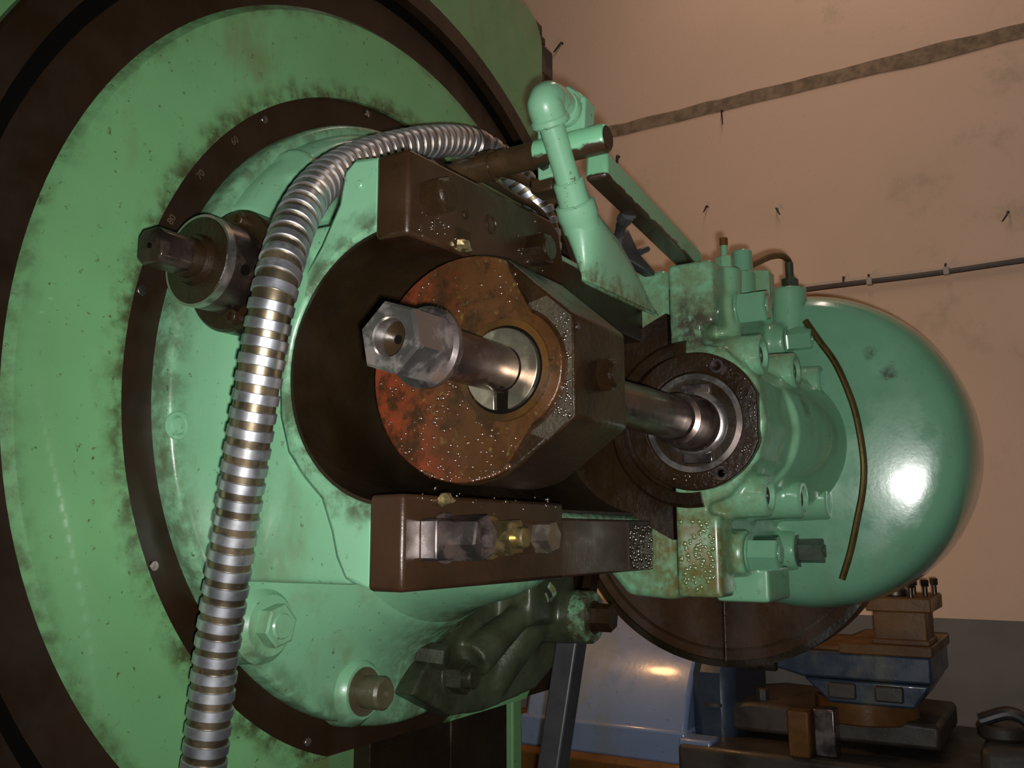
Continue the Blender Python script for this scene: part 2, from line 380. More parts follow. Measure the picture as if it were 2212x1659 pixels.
# ------------------------------------------------------------------ swivel housing
t = Thing('swivel_housing', 'green cast housing bolted inside the dark graduated ring', 'machine housing', (0, -.02, -.457))
bm = B()
revolve(bm, [(.0, 0), (.0, .4555), (-.026, .4555), (-.032, .452), (-.034, .446), (-.033, .440), (-.034, .395), (-.040, .368), (-.060, .343), (-.09, .318), (-.118, .298), (-.118, 0)], 'y', (0, 0), 128)
revolve(bm, [(-.10, .235), (-.10, .310), (-.13, .2925), (-.20, .2725), (-.225, .262), (-.235, .25), (-.235, .235)], 'y', (0, 0), 64, True, math.radians(226), math.radians(314))
t.part('flange', bm, G_low, sharp=60)
bm = B()
prism(bm, [(-.02, -.236), (-.218, -.236), (-.200, -.19), (-.180, -.145), (-.125, -.10), (-.108, -.03), (-.106, .04), (-.120, .09), (-.15, .14), (-.185, .19), (-.02, .20)], 'x', -.343, .34)
revolve(bm, [(-.02, 0), (-.02, .44), (-.045, .438), (-.06, .426), (-.064, .408), (-.054, .37), (-.05, .2), (-.05, 0)], 'y', (0, 0), 96, False, PI*.33, PI*.83)
cone(bm, (-.418, -.095, .122), (-.2, -.06, .122), .064, .075, 40)
cone(bm, (-.30, -.055, .31), (-.22, -.02, .27), .03, .05, 24)
t.part('casting', bm, G, remesh=.0045, smooth=9)
def boss(x, z, y, r, h=.016):
    b = B(); revolve(b, [(y+.03, 0), (y+.03, r*1.25), (y+.004, r*1.2), (y-h, r), (y-h-.003, r*.93), (y-h-.003, 0)], 'y', (x, z), 36); return b
HB = nutmesh('hex_bolt_green', G_low, .027, .019, .0, .017, .002)
HD = nutmesh('hex_bolt_dirty', G_dirty, .026, .024, .034, .017, .014)
STUD = nutmesh('stud_dirty', GREASE, .0, .0, .0) if False else None
b1 = t.part('bolt_boss', boss(-.292, -.291, -.037, .040, .005), G_low)
t.inst('hex_bolt', HB, frame(DY, (-.292, -.045, -.291), .25), b1)
b2 = t.part('bolt_boss', boss(-.112, -.395, -.037, .040, .006), G_low)
sb = B(); revolve(sb, [(0, 0), (0, .033), (.004, .033), (.004, .022), (.036, .0225), (.040, .019), (.040, .006), (.034, .005), (.034, 0)], 'z', (0, 0), 28); sb = finish(sb); sb.materials.append(oily('dirty_stud', (.04, .03, .015), (.10, .09, .05), (.2, .4), .3))
t.inst('stud', sb, frame(DY, (-.112, -.044, -.395)), b2)
b3 = t.part('bolt_boss', boss(.072, -.396, -.058, .040, .006), G_low)
t.inst('nut', HD, frame(DY, (.072, -.068, -.396), .5), b3)
b4 = t.part('bolt_boss', boss(.275, -.312, -.043, .036, .006), G_dirty)
t.inst('nut', nutmesh('hex_bolt_pale', G_pipe, .022, .026, .028, .014, .012), frame(DY, (.275, -.05, -.312), .1), b4)
t.inst('hex_bolt', nutmesh('hex_bolt_worn', G_dirty, .019, .045), frame((.3, -1, -.1), (.015, -.045, -.358), .4))
pg = B(); revolve(pg, [(0, 0), (0, .017), (.002, .016), (.0025, .012), (.001, .011), (.004, .009), (.0045, .004), (.0045, 0)], 'z', (0, 0), 24); pg = finish(pg); pg.materials.append(green_paint('green_paint_plug', dirt=.8))
t.inst('plug_screw', pg, frame(DY, (-.440, -.033, -.055), .6))

# bracket below the head and dark strut
t = Thing('lower_bracket', 'grimy green bracket with round boss under the head', 'bracket', (.25, -.1, -.40))
bm = B()
prism(bm, [(-.03, -.41), (.0, -.375), (.16, -.27), (.42, -.275), (.44, -.40), (.33, -.45), (.16, -.462), (.07, -.455)], 'y', -.012, -.07)
cone(bm, (.33, -.02, -.322), (.33, -.165, -.322), .05, .046, 32)
cone(bm, (.10, -.085, -.375), (.255, -.12, -.285), .032, .017, 20)
box(bm, (.20, -.135, -.33), (.36, -.03, -.25)); cone(bm, (.20, -.05, -.43), (.30, -.09, -.30), .03, .045, 20)
t.part('casting', bm, G_dirty, remesh=.0045, smooth=7)
bm = B(); revolve(bm, [(-.150, 0), (-.150, .046), (-.182, .045), (-.187, .041), (-.187, 0)], 'y', (.33, -.322), 40); fc = t.part('boss_cap', bm, G_low)
t.inst('hex_bolt', nutmesh('hex_bolt_black', GREASE, .024, .032, .028), frame(DY, (.33, -.186, -.322), .3), fc)
bm = B(); cone(bm, (.255, -.12, -.285), (.275, -.126, -.272), .018, .018, 20); ft = t.part('pipe_fitting', bm, G_pipe)
bm = B(); ringm(bm, 'z', (0, 0), .01, .0205, 0, .008, 24); m_ = finish(bm); m_.materials.append(STEEL_D); t.inst('collar', m_, frame((.8, -.3, .55), (.258, -.121, -.283)), ft)
bm = B(); prism(bm, [(.335, -.155), (.385, -.155), (.385, -.118), (.335, -.118)], 'z', -.36, -.40)
bm.free(); bm = B()
a = [(.338, -.150, -.35), (.384, -.150, -.35), (.384, -.108, -.35), (.338, -.108, -.35)]; q = [(.338, .055, -1.45), (.384, .055, -1.45), (.384, .097, -1.45), (.338, .097, -1.45)]
va = [bm.verts.new(p) for p in a]; vb = [bm.verts.new(p) for p in q]; bm.faces.new(va); bm.faces.new(vb[::-1])
for i in range(4): bm.faces.new((va[i], vb[i], vb[(i+1) % 4], va[(i+1) % 4]))
single('strut', 'dark leaning square strut below the grimy bracket', 'strut', bm, STRUT, (.36, .07, -1.45), bevel=.004)

# ------------------------------------------------------------------ tool head: C shaped frame, trough, guide bars
t = Thing('milling_unit', 'green cast tool head with oily trough and two brown guide bars', 'machine head', (0, -.2, -.24))
outer = [(-.262, .252), (-.222, .258), (-.205, .245), (-.198, .206), (-.172, .160), (-.145, .124), (-.123, .070), (-.111, .015), (-.115, -.042), (-.130, -.086), (-.158, -.118), (-.184, -.141), (-.200, -.177), (-.208, -.205), (-.222, -.230), (-.262, -.240)]
inner = []
TC = (-.285, .008); TR = .158
a0 = math.atan2(-.152-TC[1], -.262-TC[0]); a1 = math.atan2(.164-TC[1], -.262-TC[0])
for k in range(33):
    a = a0+(a1-a0)*k/32; inner.append((TC[0]+TR*math.cos(a), TC[1]+TR*math.sin(a)))
bm = B(); prism(bm, outer+inner, 'x', -.362, .36); t.part('frame', bm, G_head, bevel=.006)
bm = B(); arc = []
for rr in (TR+.0005, TR-.004):
    ks = range(33) if rr > TR else range(32, -1, -1)
    for k in ks:
        a = a0+(a1-a0)*k/32; arc.append((TC[0]+rr*math.cos(a), TC[1]+rr*math.sin(a)))
prism(bm, arc, 'x', -.357, .35); t.part('trough', bm, DARK, label='dark oily half round trough')
bm = B(); prism(bm, [(TC[0]+(TR+.004)*math.cos(a0*1.0+(a1-a0)*k/32), TC[1]+(TR+.004)*math.sin(a0+(a1-a0)*k/32)) for k in range(33)]+[(-.33, .20), (-.333, .20), (-.333, -.19), (-.33, -.19)], 'x', .338, .351); t.part('end_wall', bm, GREASE)
# lower bar
lb = B(); prism(lb, [(-.258, -.240), (-.305, -.240), (-.305, -.137), (-.258, -.137)], 'x', -.365, -.004); lb = t.part('lower_bar', lb, BROWN, bevel=.005, label='brown steel bar carrying a row of nuts')
bm = B(); prism(bm, [(-.250, -.240), (-.290, -.240), (-.290, -.158), (-.250, -.158)], 'x', -.006, .345); rl = t.part('lower_rail', bm, BROWN, bevel=.003)
bm = B(); prism(bm, [(-.2895, -.2385), (-.2925, -.2385), (-.2925, -.1595), (-.2895, -.1595)], 'x', .245, .344); t.part('grease_smear', bm, GREASE, rl, label='wet black grease at the end of the rail')
bm = B(); box(bm, (-.335, -.327, -.208), (-.300, -.303, -.163)); t.part('square_head', bm, STEEL_D, lb, bevel=.003)
t.inst('long_nut', nutmesh('long_nut_bored', STEEL_D, .0255, .052, .029, bore=.014), frame(DY, (-.290, -.305, -.184), .28), lb)
t.inst('nut', nutmesh('nut_olive', metal('olive_stained_nut', (.38, .30, .14), (.2, .35), (.1, .07, .02), .6), .0235, .036, .027, .013, .012), frame(DY, (-.196, -.305, -.184), .05), lb)
t.inst('hex_bolt', nutmesh('hex_bolt_small', metal('worn_bolt', (.42, .36, .30), (.22, .38), (.12, .08, .04), .5), .0215, .024), frame(DY, (-.075, -.305, -.184), .2), lb)
# upper bar, lifting slightly towards its far end
def tilt(p): return (p[0], p[1], p[2]+(p[0]+.36)*.045)
def tiltbm(b):
    for v in b.verts: v.co.z += (v.co.x+.36)*.045
    return b
bm = B(); pts = [(-.365, .150), (-.004, .150), (.004, .158), (.006, .20), (-.008, .238), (-.03, .251), (-.365, .251)]
prism(bm, pts, 'y', -.258, -.305); ub = t.part('upper_bar', tiltbm(bm), BROWN, bevel=.005, label='brown steel bar with oily bolts')
bm = B(); prism(bm, [(-.245, .155), (-.285, .155), (-.285, .228), (-.245, .228)], 'x', -.006, .345); t.part('upper_rail', bm, DARK, bevel=.003)
OB = nutmesh('oily_bolt', GREASE, .0225, .026, .0, .018, .003)
t.inst('hex_bolt', OB, frame(DY, (-.325, -.305, .203), .4), ub); t.inst('hex_bolt', OB, frame(DY, (-.086, -.305, .204), .1), ub)
bm = B(); revolve(bm, [(-.300, .0), (-.300, .006), (-.3065, .009), (-.3062, .013), (-.304, .013)], 'y', (-.191, .212), 24); t.part('oil_hole', bm, GREASE, ub)
bm = B(); disc(bm, 'y', (-.250, .207), .006, -.304, -.3062, 20, .0005); t.part('plug', bm, DARK, ub)
bm = B(); box(bm, (-.272, -.3056, .158), (-.240, -.300, .186)); t.part('key_slot', bm, DARK, ub)
bm = B(); disc(bm, 'x', (-.232, .222), .005, -.3625, -.366, 16, .001); t.part('pin', bm, G_head)

# small chips of swarf
def chip(p, lab, s=.008):
    b = B(); bmesh.ops.create_icosphere(b, subdivisions=2, radius=s)
    for v in b.verts: v.co = Vector((v.co.x*1.3, v.co.y*.6, v.co.z*.7))*(1+.35*math.sin(v.co.x*900+v.co.z*700))+Vector(p)
    single('metal_chip', lab, 'metal chip', b, CHIP, p, 'bright metal chips', sharp=20)
chip((-.258, -.309, .162), 'shiny wet chip hanging under the upper guide bar', .011)
chip((-.292, -.309, -.142), 'yellowish curl of chip above the long nut', .010)
chip((.02, -.20, -.135), 'small pale chip lying in the trough by the lower rail', .006)
chip((.16, -.22, -.139), 'small pale chip in the trough near the spindle plate', .006)

def oildrop(name, col):
    n = NT(name); n.set(col, .16, 0, spec=1.0, coat=1.0); n.b.inputs['IOR'].default_value = 2.3; n.b.inputs['Coat Roughness'].default_value = .1; return n.m
OILDROP = oildrop('glossy_brown_oil', (.03, .016, .006))
OIL_RED = oildrop('glossy_oil_on_red', (.075, .026, .009))
def droplets(t_, pts, nrm, lab, parent=None, mat=None):
    b = B(); nv = Vector(nrm)
    for p_, r_ in pts:
        b2 = B(); bmesh.ops.create_icosphere(b2, subdivisions=2, radius=r_)
        sx = random.uniform(.8, 1.5)
        for v in b2.verts:
            h = v.co.dot(nv); v.co = (v.co-nv*h)*sx+nv*h*.8+Vector(p_)
        merge(b, b2)
    o = t_.part('oil_droplets', b, mat or OILDROP, parent, lab, sharp=180); o['kind'] = 'stuff'; return o
hd = bpy.data.objects['milling_unit']
dr = [((random.uniform(-.35, -.01), -.3055, random.gauss(-.14, .006)), random.uniform(.0008, .002)) for _ in range(26)]
dr += [((random.gauss(-.322, .018), -.3055, .203+random.gauss(-.02, .012)), random.uniform(.001, .0025)) for _ in range(24)]
dr += [((random.gauss(-.086, .016), -.3055, .21+random.gauss(0, .016)), random.uniform(.001, .0025)) for _ in range(26)]
droplets(t, dr, (0, -1, 0), 'beads of oil on the guide bars')
droplets(t, [((random.uniform(.25, .343), -.2926, random.uniform(-.237, -.165)), random.uniform(.0015, .004)) for _ in range(110)], (0, -1, 0), 'wet black grease beads at the rail end')
# ------------------------------------------------------------------ outboard bearing support and arbor
AY, AZ = -.381, .001
t = Thing('bearing_support', 'oily red painted bearing support holding the arbor', 'bearing support', (-.21, -.33, -.127))
RC = (-.326, .009); RR = .134
def sup(sc_, r_in=None):
    p = []; nose = -.462
    # tangent directions towards the nose corners
    for k in range(41):
        a = math.radians(118-236*k/40)  # from upper tangent round the back to lower tangent
        p.append((RC[0]+RR*sc_*math.cos(a), RC[1]+RR*sc_*math.sin(a)))
    return p[:]
prof = [(-.462, .058)]+[(RC[0]+RR*math.cos(math.radians(113-226*k/40)), RC[1]+RR*math.sin(math.radians(113-226*k/40))) for k in range(41)]+[(-.462, -.056)]
bm = B(); prism(bm, prof, 'x', -.272, -.135)
t.part('body', bm, GREASE, bevel=.004)
bm = B(); prism(bm, [(AY-.0745*math.cos(math.radians(f)), AZ+.0745*math.sin(math.radians(f))) for f in range(78, -76, -6)]+[(-.43, -.079), (-.4605, -.054), (-.4605, .0555), (-.43, .082)], 'x', -.2725, -.2745); t.part('gritty_edge', bm, SPECK, label='edge coated with pale grit')
fp = []
for k in range(41):
    a = math.radians(113-226*k/40); fp.append((RC[0]+(RR-.002)*math.cos(a), RC[1]+(RR-.002)*math.sin(a)))
R2 = .072
for k in range(17):
    a = math.radians(-118-124*k/16); fp.append((AY-.0+R2*math.cos(a), AZ+R2*.98*math.sin(a)))
bm = B(); prism(bm, fp, 'x', -.270, -.283); t.part('face_plate', bm, RED, bevel=.0015, label='worn red face')
bm = B(); ringm(bm, 'x', (AY, AZ), .050, .058, -.275, -.2875, 64, .002); t.part('seal_ring', bm, oily('orange_oil_ring', (.03, .015, .005), (.09, .042, .01), (.15, .35), .3))
bm = B(); ringm(bm, 'x', (AY, AZ), .026, .0505, -.275, -.2845, 64); t.part('bore', bm, BLACK)
t.inst('hex_bolt', nutmesh('oily_bolt_nose', GREASE, .021, .014, .0, .015, .004), frame(DY, (-.2, -.462, .0), .2))
bm = B(); disc(bm, 'y', (-.262, .045), .004, -.461, -.464, 12, .001); t.part('oil_nipple', bm, STEEL_D)

dr = []
while len(dr) < 170:
    y = random.uniform(-.40, -.20); z = random.uniform(-.12, .13)
    if math.hypot(y-RC[0], z-RC[1]) > RR-.006 or math.hypot(y-AY, z-AZ) < .064: continue
    if random.random() > (.9 if z < -.03 else .35): continue
    dr.append(((-.2835, y, z), random.choice((.0006, .0008, .001, .0012, .0016, .0022))))
for k in range(46):
    a = math.radians(random.uniform(-118, -60)); dr.append(((-.2835, RC[0]-.0+(RR-.004)*math.cos(a), RC[1]+(RR-.004)*math.sin(a)), random.uniform(.0012, .003)))
for k in range(30):
    dr.append(((-.2835, -.33+random.gauss(0, .018), -.012+random.gauss(-.012, .014)), random.uniform(.001, .0032)))
droplets(t, dr, (-1, 0, 0), 'glinting oil beads on the red face', mat=OIL_RED)
droplets(t, [((-.2748, random.uniform(-.459, -.438), random.uniform(-.055, .06)), random.uniform(.0008, .0022)) for _ in range(90)], (-1, 0, 0), 'glinting oil beads along the gritty edge')
t = Thing('cutter_arbor', 'long steel arbor with large hexagon nut on its end', 'arbor', (-.1, AY, AZ))
bm = B()  # hex nut with bored face
revolve(bm, [(-.438, .0), (-.438, .0355), (-.486, .0355), (-.490, .0325), (-.490, .0185), (-.486, .017), (-.468, .0165), (-.466, .004), (-.458, 0)], 'x', (AY, AZ), 6)
bm.free(); bm = B()
def hexring(b, x, r, n=6, ph=.32): return [b.verts.new((x, AY+r*math.cos(ph+2*PI*k/n), AZ+r*math.sin(ph+2*PI*k/n))) for k in range(n)]
h0 = hexring(bm, -.437, .0365); h1 = hexring(bm, -.487, .0365); h2 = hexring(bm, -.4905, .0335)
for a, b in ((h0, h1), (h1, h2)):
    for k in range(6): bm.faces.new((a[k], b[k], b[(k+1) % 6], a[(k+1) % 6]))
bm.faces.new(h0)
c = hexring(bm, -.4905, .0195, 36)
for k in range(6):
    seg = [c[(6*k+j) % 36] for j in range(7)]; bm.faces.new([h2[k]]+seg+[h2[(k+1) % 6]])
prev = c
for x, r in ((-.4885, .0182), (-.470, .0176), (-.453, .0172)):
    cc = hexring(bm, x, r, 36)
    for k in range(36): bm.faces.new((prev[k], cc[k], cc[(k+1) % 36], prev[(k+1) % 36]))
    prev = cc
nt = t.part('hex_nut', bm, STEEL, sharp=28, label='worn steel hexagon nut with a round recess')
bm = B(); disc(bm, 'x', (AY, AZ), .0176, -.446, -.4755, 32); t.part('bore_floor', bm, DARK, nt); bm = B(); disc(bm, 'x', (AY, AZ), .0045, -.452, -.4762, 16); t.part('centre_hole', bm, BLACK, nt)
bm = B(); revolve(bm, [(-.423, 0), (-.423, .0385), (-.427, .041), (-.434, .041), (-.438, .037), (-.438, 0)], 'x', (AY, AZ), 48); t.part('nut_flange', bm, STEEL_D, nt)
bm = B(); revolve(bm, [(-.43, 0), (-.43, .0265), (-.30, .0265), (-.292, .0245), (-.285, .0245), (-.28, .0275), (-.1, .0275), (.10, .034), (.235, .034), (.238, .042), (.26, .0425), (.268, .044), (.295, .044), (.30, .047), (.318, .047), (.318, 0)], 'x', (AY, AZ), 48); t.part('shaft', bm, STEEL_B)
bm = B(); n = 44; half = .19
pr = [(AY+.0465*math.cos(-PI/2+half+(2*PI-2*half)*k/n), AZ+.0465*math.sin(-PI/2+half+(2*PI-2*half)*k/n)) for k in range(n+1)]
pr += [(AY-.0135, AZ-.02)]+[(AY+.0255*math.cos(-PI/2-.5-(2*PI-1.0)*k/24), AZ+.0255*math.sin(-PI/2-.5-(2*PI-1.0)*k/24)) for k in range(25)]+[(AY+.0135, AZ-.02)]
pr = [(AY+.0465*math.cos(-PI/2+half+(2*PI-2*half)*k/n), AZ+.0465*math.sin(-PI/2+half+(2*PI-2*half)*k/n)) for k in range(n+1)]
pr += [(AY+.0258*math.cos(-PI/2-.36-(2*PI-.72)*k/24), AZ+.0258*math.sin(-PI/2-.36-(2*PI-.72)*k/24)) for k in range(25)]
prism(bm, pr, 'x', -.285, -.2925); t.part('slotted_washer', bm, metal('yellowed_washer', (.62, .55, .42), (.2, .36), (.2, .14, .06), .5), bevel=.001, label='bright washer with an open slot')

# ------------------------------------------------------------------ spindle housing
SX = .33
t = Thing('spindle_housing', 'green split spindle housing with bolted cap', 'machine housing', (.55, -.35, -.29))
bm = B()
prism(bm, [(-.331, .285), (-.27, .29), (-.20, .25), (-.10, .12), (-.09, -.10), (-.18, -.22), (-.24, -.285), (-.331, -.29)], 'x', .352, .86)
t.part('base', bm, G_cap, bevel=.012)
bm = B(); prism(bm, [(-.30, -.25), (-.345, -.25), (-.345, .25), (-.30, .25)], 'x', .36, .85); t.part('joint', bm, BLACK)
bm = B()
def rr(b, y0, y1, z0, z1, x0, x1): box(b, (x0, y1, z0), (x1, y0, z1))
rr(bm, -.339, -.420, .172, .285, SX, .405)              # upper lug
rr(bm, -.339, -.415, -.283, -.150, SX, .40)             # lower lug
rr(bm, -.339, -.395, -.255, .255, SX+.004, .84)         # slab
prism(bm, [(-.339, .15), (-.43, .13), (-.485, .075), (-.50, .0), (-.485, -.06), (-.43, -.12), (-.339, -.15)], 'x', SX, .52)
cone(bm, (.5, AY-.008, .003), (.86, AY-.01, .0), .122, .165, 48)
for x, yf in ((.392, -.484), (.584, -.492), (.748, -.502)):
    for z in (.120, -.118):
        cone(bm, (x, -.35, z), (x, yf+.020, z), .040, .036, 28)
for x in (.43, .765):
    for z in (.215, -.213): cone(bm, (x, -.35, z), (x, -.432, z), .044, .040, 28)
cone(bm, (.425, -.405, .15), (.425, -.408, .288), .030, .034, 28)   # oil boss
cone(bm, (.785, -.425, .15), (.785, -.435, .333), .030, .037, 28)
rr(bm, -.36, -.455, -.298, -.24, .46, .60)
t.part('cap', bm, G_cap, remesh=.0045, smooth=8)
# counterbored screws on the six bosses
cs = B(); revolve(cs, [(.05, .0365), (.004, .035), (0, .031), (0, .024), (.016, .023), (.016, 0)], 'z', (0, 0), 32); cs.transform(Matrix.Scale(-1, 4, (0, 0, 1))); cs = finish(cs); cs.materials.append(G_cap)
css = B(); revolve(css, [(0, .0), (0, .006), (.006, .0065), (.008, .009), (.008, .0115), (0, .0125)], 'z', (0, 0), 20); css = finish(css); css.materials.append(STEEL_D)
csb = B(); revolve(csb, [(0, .0), (0, .007), (.004, .008), (.009, .010), (.010, .015), (.008, .0175), (0, .018)], 'z', (0, 0), 24); csb = finish(csb); csb.materials.append(G_dirty)
for x, yf in ((.392, -.484), (.584, -.492), (.748, -.502)):
    for z in (.120, -.118):
        s_ = t.inst('screw_boss', cs, frame(DY, (x, yf, z))); t.inst('cap_screw', csb, frame(DY, (x, yf+.0155, z)), s_)
CN = nutmesh('cap_nut', G_dome, .029, .048, .034, .016, .003); CNb = nutmesh('cap_nut_worn', oily('grimy_nut', (.04, .05, .035), (.12, .17, .12), (.25, .45), .2), .029, .048, .034, .016, .003)
for i, (x, z) in enumerate(((.43, .215), (.765, .215), (.43, -.213), (.765, -.213))):
    t.inst('cap_nut', CNb if i == 3 else CN, frame(DY, (x, -.433, z), .25+i*.5))
# hexagon filler, post and fittings
bm = B(); hexa(bm, .036, .06, .2); bm.transform(Matrix.Translation((.59, -.42, .262))); fl_ = t.part('filler_plug', bm, G_cap)
bm = B(); disc(bm, 'z', (.535, -.412), .019, .26, .352, 28, .002); disc(bm, 'z', (.535, -.412), .023, .26, .31, 28, .003); t.part('breather', bm, G_dome)
bm = B(); disc(bm, 'z', (.425, -.412), .016, .285, .312, 6, .002); disc(bm, 'z', (.425, -.412), .0065, .31, .335, 16, .001); f1 = t.part('tube_fitting', bm, G_cap)
bm = B(); disc(bm, 'z', (.425, -.412), .0075, .333, .348, 12, .001); t.part('tube_stub', bm, RUSTY, f1)
bm = B(); disc(bm, 'z', (.79, -.437), .018, .332, .356, 6, .002); disc(bm, 'z', (.79, -.437), .0085, .355, .392, 16, .001); t.part('tube_fitting', bm, G_dirty)
# bearing plate and spindle nose
bp = Thing('spindle_nose', 'oily round spindle plate with bright nose ring around the arbor', 'spindle', (.32, AY, -.11))
pp = []
for k in range(72):
    a = 2*PI*k/72; y = AY+.116*math.cos(a); z = .006+.116*math.sin(a); pp.append((max(y, -.490), z))
ip = [(AY+.084*math.cos(2*PI*k/72), .004+.084*math.sin(2*PI*k/72)) for k in range(72)]
bm = B(); X0, X1 = .345, .316
vo = [[bm.verts.new((x, *p)) for p in pp] for x in (X0, X1)]; vi = [[bm.verts.new((x, *p)) for p in ip] for x in (X0, X1)]
for k in range(72):
    j = (k+1) % 72
    bm.faces.new((vo[0][k], vo[1][k], vo[1][j], vo[0][j])); bm.faces.new((vi[0][k], vi[1][k], vi[1][j], vi[0][j])); bm.faces.new((vo[1][k], vi[1][k], vi[1][j], vo[1][j])); bm.faces.new((vo[0][k], vi[0][k], vi[0][j], vo[0][j]))
bm2 = bp.part('cover_plate', bm, GREASE, bevel=.002)
for a in (62, -62):
    a = math.radians(a+180); bp.inst('screw', css, frame(DX, (.316, AY+.100*math.cos(a), .005+.100*math.sin(a))), bm2)
bm = B(); ringm(bm, 'x', (AY, .003), .0735, .083, .345, .320, 72, .004); bp.part('nose_ring', bm, STEEL, label='bright ring inside the plate')
bm = B(); ringm(bm, 'x', (AY, .003), .04, .1, .348, .3265, 64); bp.part('seal', bm, DARK)
bm = B(); revolve(bm, [(.345, 0), (.345, .056), (.324, .056), (.320, .052), (.318, .046), (.318, 0)], 'x', (AY, .002), 56); bp.part('spindle_end', bm, STEEL)
for z in (.060, -.056):
    bm = B(); box(bm, (.322, AY-.030, z-.009), (.338, AY+.022, z+.009)); bp.part('drive_key', bm, STEEL_D, bevel=.002)
bm = B(); revolve(bm, [(.35, .117), (.35, .142), (.328, .142), (.322, .136), (.322, .117)], 'x', (AY+.012, .004), 56, True, -PI*.55, PI*.5); bp.part('rim', bm, GREASE)

droplets(t, [((SX-.001, random.uniform(-.405, -.345), random.uniform(-.27, -.16)), random.uniform(.0012, .0038)) for _ in range(120)], (-1, 0, 0), 'oil beads on the lower lug', mat=oildrop('amber_oil', (.17, .22, .07)))
dr = []
for k in range(70):
    a = math.radians(random.uniform(100, 300)); r_ = random.uniform(.088, .114); dr.append(((.3155, max(-.486, AY+r_*math.cos(a)), .005+r_*math.sin(a)), random.uniform(.0008, .0022)))
droplets(bp, dr, (-1, 0, 0), 'oil beads on the spindle plate')
# domed cover, guard, oil tubes
DC = (-.434, -.004)
bm = B(); revolve(bm, [(.742, 0), (.7428, .05), (.7451, .10), (.749, .15), (.7545, .20), (.7615, .25), (.766, .275), (.771, .292), (.781, .306), (.798, .318), (.824, .326), (.865, .331), (.98, .331), (.98, 0)], 'x', DC, 128)
single('domed_cover', 'large smooth domed green cover behind the spindle housing', 'cover', bm, G_dome, (.9, DC[0], DC[1]-.33), sharp=60)
t = Thing('gear_guard', 'brown curved guard hanging below the domed cover', 'guard', (.9, -.24, -.46))
gc = (-.24, -.10)
bm = B(); revolve(bm, [(.865, 0), (.865, .355), (.862, .363), (.90, .365), (.90, 0)], 'x', gc, 72, False, PI*1.04, PI*1.98); t.part('plate', bm, oily('brown_guard', (.028, .012, .005), (.06, .026, .010), (.3, .5), .2, 40))
bm = B(); revolve(bm, [(.855, .350), (.855, .364), (.95, .364), (.95, .350)], 'x', gc, 72, True, PI*1.04, PI*1.98); t.part('rim', bm, DARK)
bm = B(); revolve(bm, [(.859, .325), (.859, .331), (.868, .331), (.868, .325)], 'x', gc, 72, True, PI*1.06, PI*1.96); t.part('bead', bm, BROWN)
bm = B(); tube(bm, [V(.47, -.372, -.285), V(.472, -.371, -.33), V(.474, -.37, -.40)], [.0009, .001, .0014], 8); single('oil_drip', 'thin string of oil dripping off the lower lug', 'oil drip', bm, DARK, (.47, -.372, -.40))
def dome_pt(px_y, px_z, lift=.006):
    r = math.hypot(px_y-DC[0], px_z-DC[1]); pr_ = [(0, .742), (.05, .7428), (.10, .7451), (.15, .749), (.20, .7545), (.25, .7615), (.275, .766), (.292, .771), (.306, .781), (.318, .798), (.326, .824), (.331, .865)]
    for (ra, xa), (rb, xb) in zip(pr_, pr_[1:]):
        if ra <= r <= rb: return V(xa+(xb-xa)*(r-ra)/(rb-ra)-lift, px_y, px_z)
    return V(.88, px_y, px_z)
bm = B(); tube(bm, spline([dome_pt(y, z) for y, z in ((-.472, .253), (-.500, .205), (-.527, .160), (-.548, .105), (-.563, .046), (-.571, -.036), (-.566, -.095), (-.552, -.152), (-.534, -.215), (-.514, -.268))]), .0068, 10)
single('oil_tube', 'long tarnished tube curving down the domed cover', 'oil tube', bm, BRASS, (.75, -.53, -.268))
bm = B(); tube(bm, spline([(.56, -.405, .325), (.63, -.415, .355), (.70, -.424, .384), (.76, -.432, .399), (.79, -.437, .392), (.79, -.437, .366)]), .0068, 10)
single('oil_tube', 'short arched brown oil tube on top of the housing', 'oil tube', bm, BRASS, (.67, -.42, .325))

# ------------------------------------------------------------------ square ended shaft on the left
KNOB = metal('oil_blackened_steel', (.13, .095, .08), (.2, .36), (.03, .017, .009), .9)
KY, KZ = -.1, .122
t = Thing('square_end_shaft', 'oily crank shaft with square end and round flange beside the conduit', 'shaft', (-.47, KY, KZ-.07))
bm = B(); revolve(bm, [(-.405, 0), (-.405, .072), (-.428, .072), (-.432, .069), (-.432, 0)], 'x', (KY, KZ), 64); fg = t.part('flange', bm, GREASE)
for a in (20, 95, 170, 245, 320):
    a = math.radians(a+12); q_ = (-.432, KY+.059*math.cos(a), KZ+.059*math.sin(a))
    t.inst('cap_screw', nutmesh('socket_screw', GREASE, .0085, .010, sq=20, bore=.0045), frame(DX, q_), fg)
bm = B(); revolve(bm, [(-.43, 0), (-.43, .052), (-.475, .052), (-.479, .0505), (-.48, .044), (-.48, 0)], 'x', (KY, KZ), 64); hb = t.part('hub', bm, KNOB); bm = B(); disc(bm, 'x', (KY, KZ), .0495, -.475, -.4812, 48, .001); t.part('hub_face', bm, GREASE, hb)
bm = B(); cone(bm, (-.456, KY-.046, KZ-.012), (-.456, KY-.0525, KZ-.0135), .006, .006, 16); t.part('set_screw', bm, BLACK, hb)
bm = B(); ringm(bm, 'x', (KY, KZ), .0495, .0525, -.47, -.48, 64, .001); t.part('bright_edge', bm, STEEL, hb)
bm = B(); revolve(bm, [(-.478, 0), (-.478, .030), (-.484, .029), (-.49, .027), (-.49, .023), (-.502, .022), (-.504, 0)], 'x', (KY, KZ), 40); sh = t.part('shaft', bm, GREASE)
bm = B(); s = .0165
sq = []
for k in range(4):
    a = PI/4+k*PI/2
    for d in (-.22, .22): sq.append((KY+.0228*math.cos(a+d), KZ+.0228*math.sin(a+d)))
